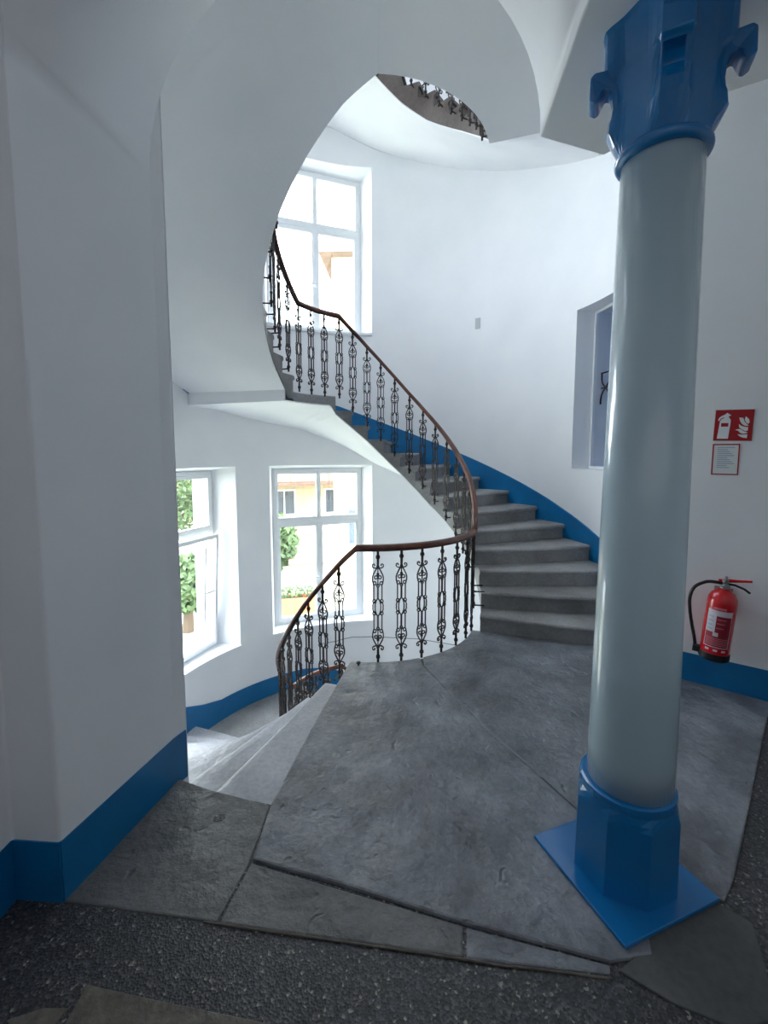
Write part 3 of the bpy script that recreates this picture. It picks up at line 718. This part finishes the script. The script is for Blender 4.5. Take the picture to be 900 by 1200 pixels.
def plate(parent, pts, y0, y1, m, name):
    bm = bmesh.new(); a = [bm.verts.new((x, y0, z)) for x, z in pts]; b = [bm.verts.new((x, y1, z)) for x, z in pts]; n = len(pts)
    bm.faces.new(a); bm.faces.new(b[::-1])
    for i in range(n): bm.faces.new((a[i], a[(i+1) % n], b[(i+1) % n], b[i]))
    return obj(name, bm, m, parent)
def rect(x0, x1, z0, z1): return [(x0, z0), (x1, z0), (x1, z1), (x0, z1)]
sg = on_wall('fire_extinguisher_sign', .205, 1.68, 0); tag(sg, 'red square sign with white extinguisher and flame symbols above the notice', 'sign')
sg.rotation_euler = (0, R(1.5), rzw)
plate(sg, rect(-.104, .104, -.004, .204), -.004, -.001, 'signwhite', 'backing')
plate(sg, rect(-.099, .099, 0, .199), -.0055, -.003, 'signred', 'field')
def sc(l): return [((x-175)/500*.2-.1, (600-y)/400*.2) for x, y in l]
W = 'signwhite'
plate(sg, sc([(225, 575), (370, 575), (385, 380), (385, 330), (362, 305), (350, 292), (385, 272), (330, 240), (305, 262), (262, 280), (228, 305), (218, 342), (238, 342), (250, 316), (290, 298), (300, 305), (262, 322), (245, 350), (240, 400)]), -.0068, -.005, W, 'extinguisher_symbol')
plate(sg, sc([(263, 418), (358, 418), (360, 372), (265, 372)]), -.0075, -.006, 'signred', 'symbol_window')
for l in ([(485, 515), (520, 545), (560, 560), (610, 565), (612, 515), (560, 520), (520, 520)],
          [(450, 460), (490, 470), (520, 500), (560, 510), (608, 500), (612, 490), (560, 478), (530, 455), (500, 448)],
          [(492, 385), (500, 430), (540, 455), (580, 475), (612, 470), (612, 425), (560, 420), (520, 405)],
          [(488, 305), (505, 350), (530, 385), (570, 408), (622, 408), (590, 385), (560, 355), (540, 310), (520, 305)],
          [(570, 290), (560, 330), (580, 365), (610, 385), (625, 360), (612, 325), (590, 305)]):
    plate(sg, sc(l), -.0068, -.005, W, 'flame_symbol')
nt_ = on_wall('framed_notice', .178, 1.455, 0); tag(nt_, 'small white instruction notice with dark red border below the red sign', 'notice')
plate(nt_, rect(-.074, .074, 0, .208), -.003, -.001, 'signwhite', 'paper')
for r_ in (rect(-.071, .071, .003, .010), rect(-.071, .071, .198, .205), rect(-.071, -.064, .010, .198), rect(.064, .071, .010, .198)): plate(nt_, r_, -.005, -.0025, 'signred', 'border')
for i in range(11): plate(nt_, rect(-.045, .045-(i*7 % 4)*.012, .178-i*.013, .184-i*.013), -.0042, -.002, 'ink', 'text_line')

# faint old junction box painted over on the curved wall, cable by the lower window
bm = bmesh.new(); loft(bm, [[P(t, RW-.006, z) for t, z in ((53.6, 3.24), (55.4, 3.24), (55.4, 3.38), (53.6, 3.38))], [P(t, RW+.002, z) for t, z in ((53.6, 3.24), (55.4, 3.24), (55.4, 3.38), (53.6, 3.38))]])
tag(obj('cover_plate', bm, 'greydark'), 'small grey square plate alone on the curved white wall above the stairs', 'plate')
bm = bmesh.new(); tube(bm, [P(t, RW-.006, z) for t, z in ((60, -1.16), (75, -1.16), (92, -1.158), (97, -1.155), (100, -1.15), (103, -1.165), (106, -1.19), (112, -1.20))], .006, 5)
tag(obj('cable', bm, 'cable'), 'thin grey cable run along the wall under the lower window', 'cable')

# ------------------------------------------------------------------ outside
GZ = -3.2
bm = bmesh.new(); n = 48; ring = [(70*math.cos(2*PI*i/n), 70*math.sin(2*PI*i/n)+5) for i in range(n)]
prism(bm, ring, GZ-.3, GZ); struct(obj('ground', bm, 'yard'), 'pale courtyard ground outside')
def building(x, y, rz, wd_, dp, ht, m, label, floors, bays, roof, balc):
    r = empty('apartment_building', (x, y, GZ), rz); tag(r, label, 'building', 'houses beyond the windows') ; r['group'] = 'houses beyond the windows'
    bm = bmesh.new(); box(bm, -wd_/2, wd_/2, 0, dp, 0, ht); obj('wall', bm, m, r)
    bm = bmesh.new()
    if roof: loft(bm, [[Vector(p) for p in ((-wd_/2-.4, -.5, ht), (-wd_/2-.4, dp+.5, ht), (-wd_/2-.4, dp/2, ht+3))], [Vector(p) for p in ((wd_/2+.4, -.5, ht), (wd_/2+.4, dp+.5, ht), (wd_/2+.4, dp/2, ht+3))]])
    else: box(bm, -wd_/2-.2, wd_/2+.2, -.2, dp+.2, ht, ht+.4)
    obj('roof', bm, 'rooftile' if roof else 'facade2', r)
    wm = None
    for i in range(floors):
        for j in range(bays):
            xx = -wd_/2+(j+.5)*wd_/bays; zz = 1.2+i*3
            if wm is None:
                bm = bmesh.new()
                for a in ((-.65, -.57, -.06, .03, 0, 1.5), (.57, .65, -.06, .03, 0, 1.5), (-.57, .57, -.06, .03, 0, .08), (-.57, .57, -.06, .03, 1.42, 1.5), (-.03, .03, -.05, .03, .08, 1.42)): box(bm, *a)
                o = obj('window', bm, 'white', r); wm = o
                bm = bmesh.new(); box(bm, -.57, .57, -.02, .0, .08, 1.42); pn = obj('pane', bm, 'winglass', o)
            else:
                o = wm.copy(); COL.objects.link(o); q = pn.copy(); COL.objects.link(q); q.parent = o
            o.location = (xx, 0, zz)
        if balc and i:
            bm = bmesh.new(); box(bm, -wd_/2+.6, wd_/2-.6, -1.3, 0, i*3+.0, i*3+.16); box(bm, -wd_/2+.6, wd_/2-.6, -1.3, -1.24, i*3+1.0, i*3+1.08)
            for k in range(24):
                xx = -wd_/2+.7+k*(wd_-1.4)/23; box(bm, xx, xx+.04, -1.29, -1.25, i*3+.16, i*3+1.0)
            obj('balcony', bm, 'rooftile', r)
building(-10, 24, R(20), 18, 8, 9.5, 'facade', 'beige apartment building with long balconies seen through the window above the lower handrail', 3, 6, False, True)
building(.35, 17, R(-3), 4.6, 8, 12, 'facade', 'tall beige house with tiled roof seen through the upper window', 4, 2, True, False)
pl_ = empty('planter', (-2.75, 12.8, GZ), R(12)); tag(pl_, 'terracotta coloured trough planter in the yard below the pale container', 'planter')
bm = bmesh.new(); box(bm, -.7, .7, 0, .5, 0, .06); box(bm, -.7, .7, 0, .05, .06, .5); box(bm, -.7, .7, .45, .5, .06, .5); box(bm, -.7, -.65, .05, .45, .06, .5); box(bm, .65, .7, .05, .45, .06, .5); obj('trough', bm, 'terracotta', pl_)
bm = bmesh.new()
for k in range(260):
    c = Vector((random.uniform(-.66, .66), random.uniform(.06, .44), random.uniform(.4, .78))); u = Vector((random.gauss(0, 1), random.gauss(0, 1), random.gauss(0, 1))).normalized(); v = u.orthogonal().normalized()
    bm.faces.new([bm.verts.new(c+q) for q in (u*.07, v*.035, -u*.07, -v*.035)])
o = obj('foliage', bm, 'leaf', pl_, recalc=False); o['kind'] = 'stuff'
ct = empty('container', (-2.5, 14.2, GZ), R(12)); tag(ct, 'pale container with a brown lid standing in the yard behind the planter', 'container')
bm = bmesh.new(); box(bm, -.55, .55, 0, .8, .1, 1.15); bevel(obj('body', bm, 'facade2', ct), .03, 2)
bm = bmesh.new(); box(bm, -.6, .6, -.06, .85, 1.15, 1.25); obj('lid', bm, 'rooftile', ct)
bm = bmesh.new()
for x in (-.5, .4):
    for y in (.03, .7): box(bm, x, x+.1, y, y+.08, 0, .1)
obj('feet', bm, 'black', ct)
def tree(x, y, ht, cr, label, sd):
    rnd = random.Random(sd); r = empty('tree', (x, y, GZ)); tag(r, label, 'tree')
    bm = bmesh.new(); tube(bm, [(0, 0, -.1), (.05, 0, ht*.3), (-.03, .06, ht*.6), (.05, 0, ht*.85)], .1, 8, rs=[.16, .12, .09, .03])
    for k in range(5):
        a = rnd.uniform(0, 6.3); z = ht*rnd.uniform(.35, .6); tube(bm, [(0, 0, z), (math.cos(a)*cr*.4, math.sin(a)*cr*.4, z+ht*.15), (math.cos(a)*cr*.7, math.sin(a)*cr*.7, z+ht*.28)], .05, 5, rs=[.06, .04, .015])
    obj('trunk', bm, 'bark', r)
    bm = bmesh.new()
    for k in range(2600):
        while True:
            p = Vector((rnd.uniform(-1, 1), rnd.uniform(-1, 1), rnd.uniform(-1, 1)))
            if .35 < p.length < 1: break
        p *= 1+.25*noise.noise(p*2.3+Vector((sd, 0, 0))); c = Vector((p.x*cr, p.y*cr, ht*.66+p.z*ht*.36)); s = rnd.uniform(.08, .17)
        u = Vector((rnd.gauss(0, 1), rnd.gauss(0, 1), rnd.gauss(0, 1))).normalized(); v = u.orthogonal().normalized()
        bm.faces.new([bm.verts.new(c+q) for q in (u*s, v*s*.5, -u*s, -v*s*.5)])
    o = obj('foliage', bm, 'leaf', r, recalc=False); o['kind'] = 'stuff'
tree(-3.9, 15.2, 2.6, .9, 'bushy green shrub-like tree at the left of the window above the lower handrail', 1)
tree(-8.4, 17.5, 5.2, 1.7, 'light green tree through the window beside the pier, nearest the house', 2)
tree(-5.3, 11.6, 2.0, 1.0, 'low green bush in the yard below the window beside the pier', 3)
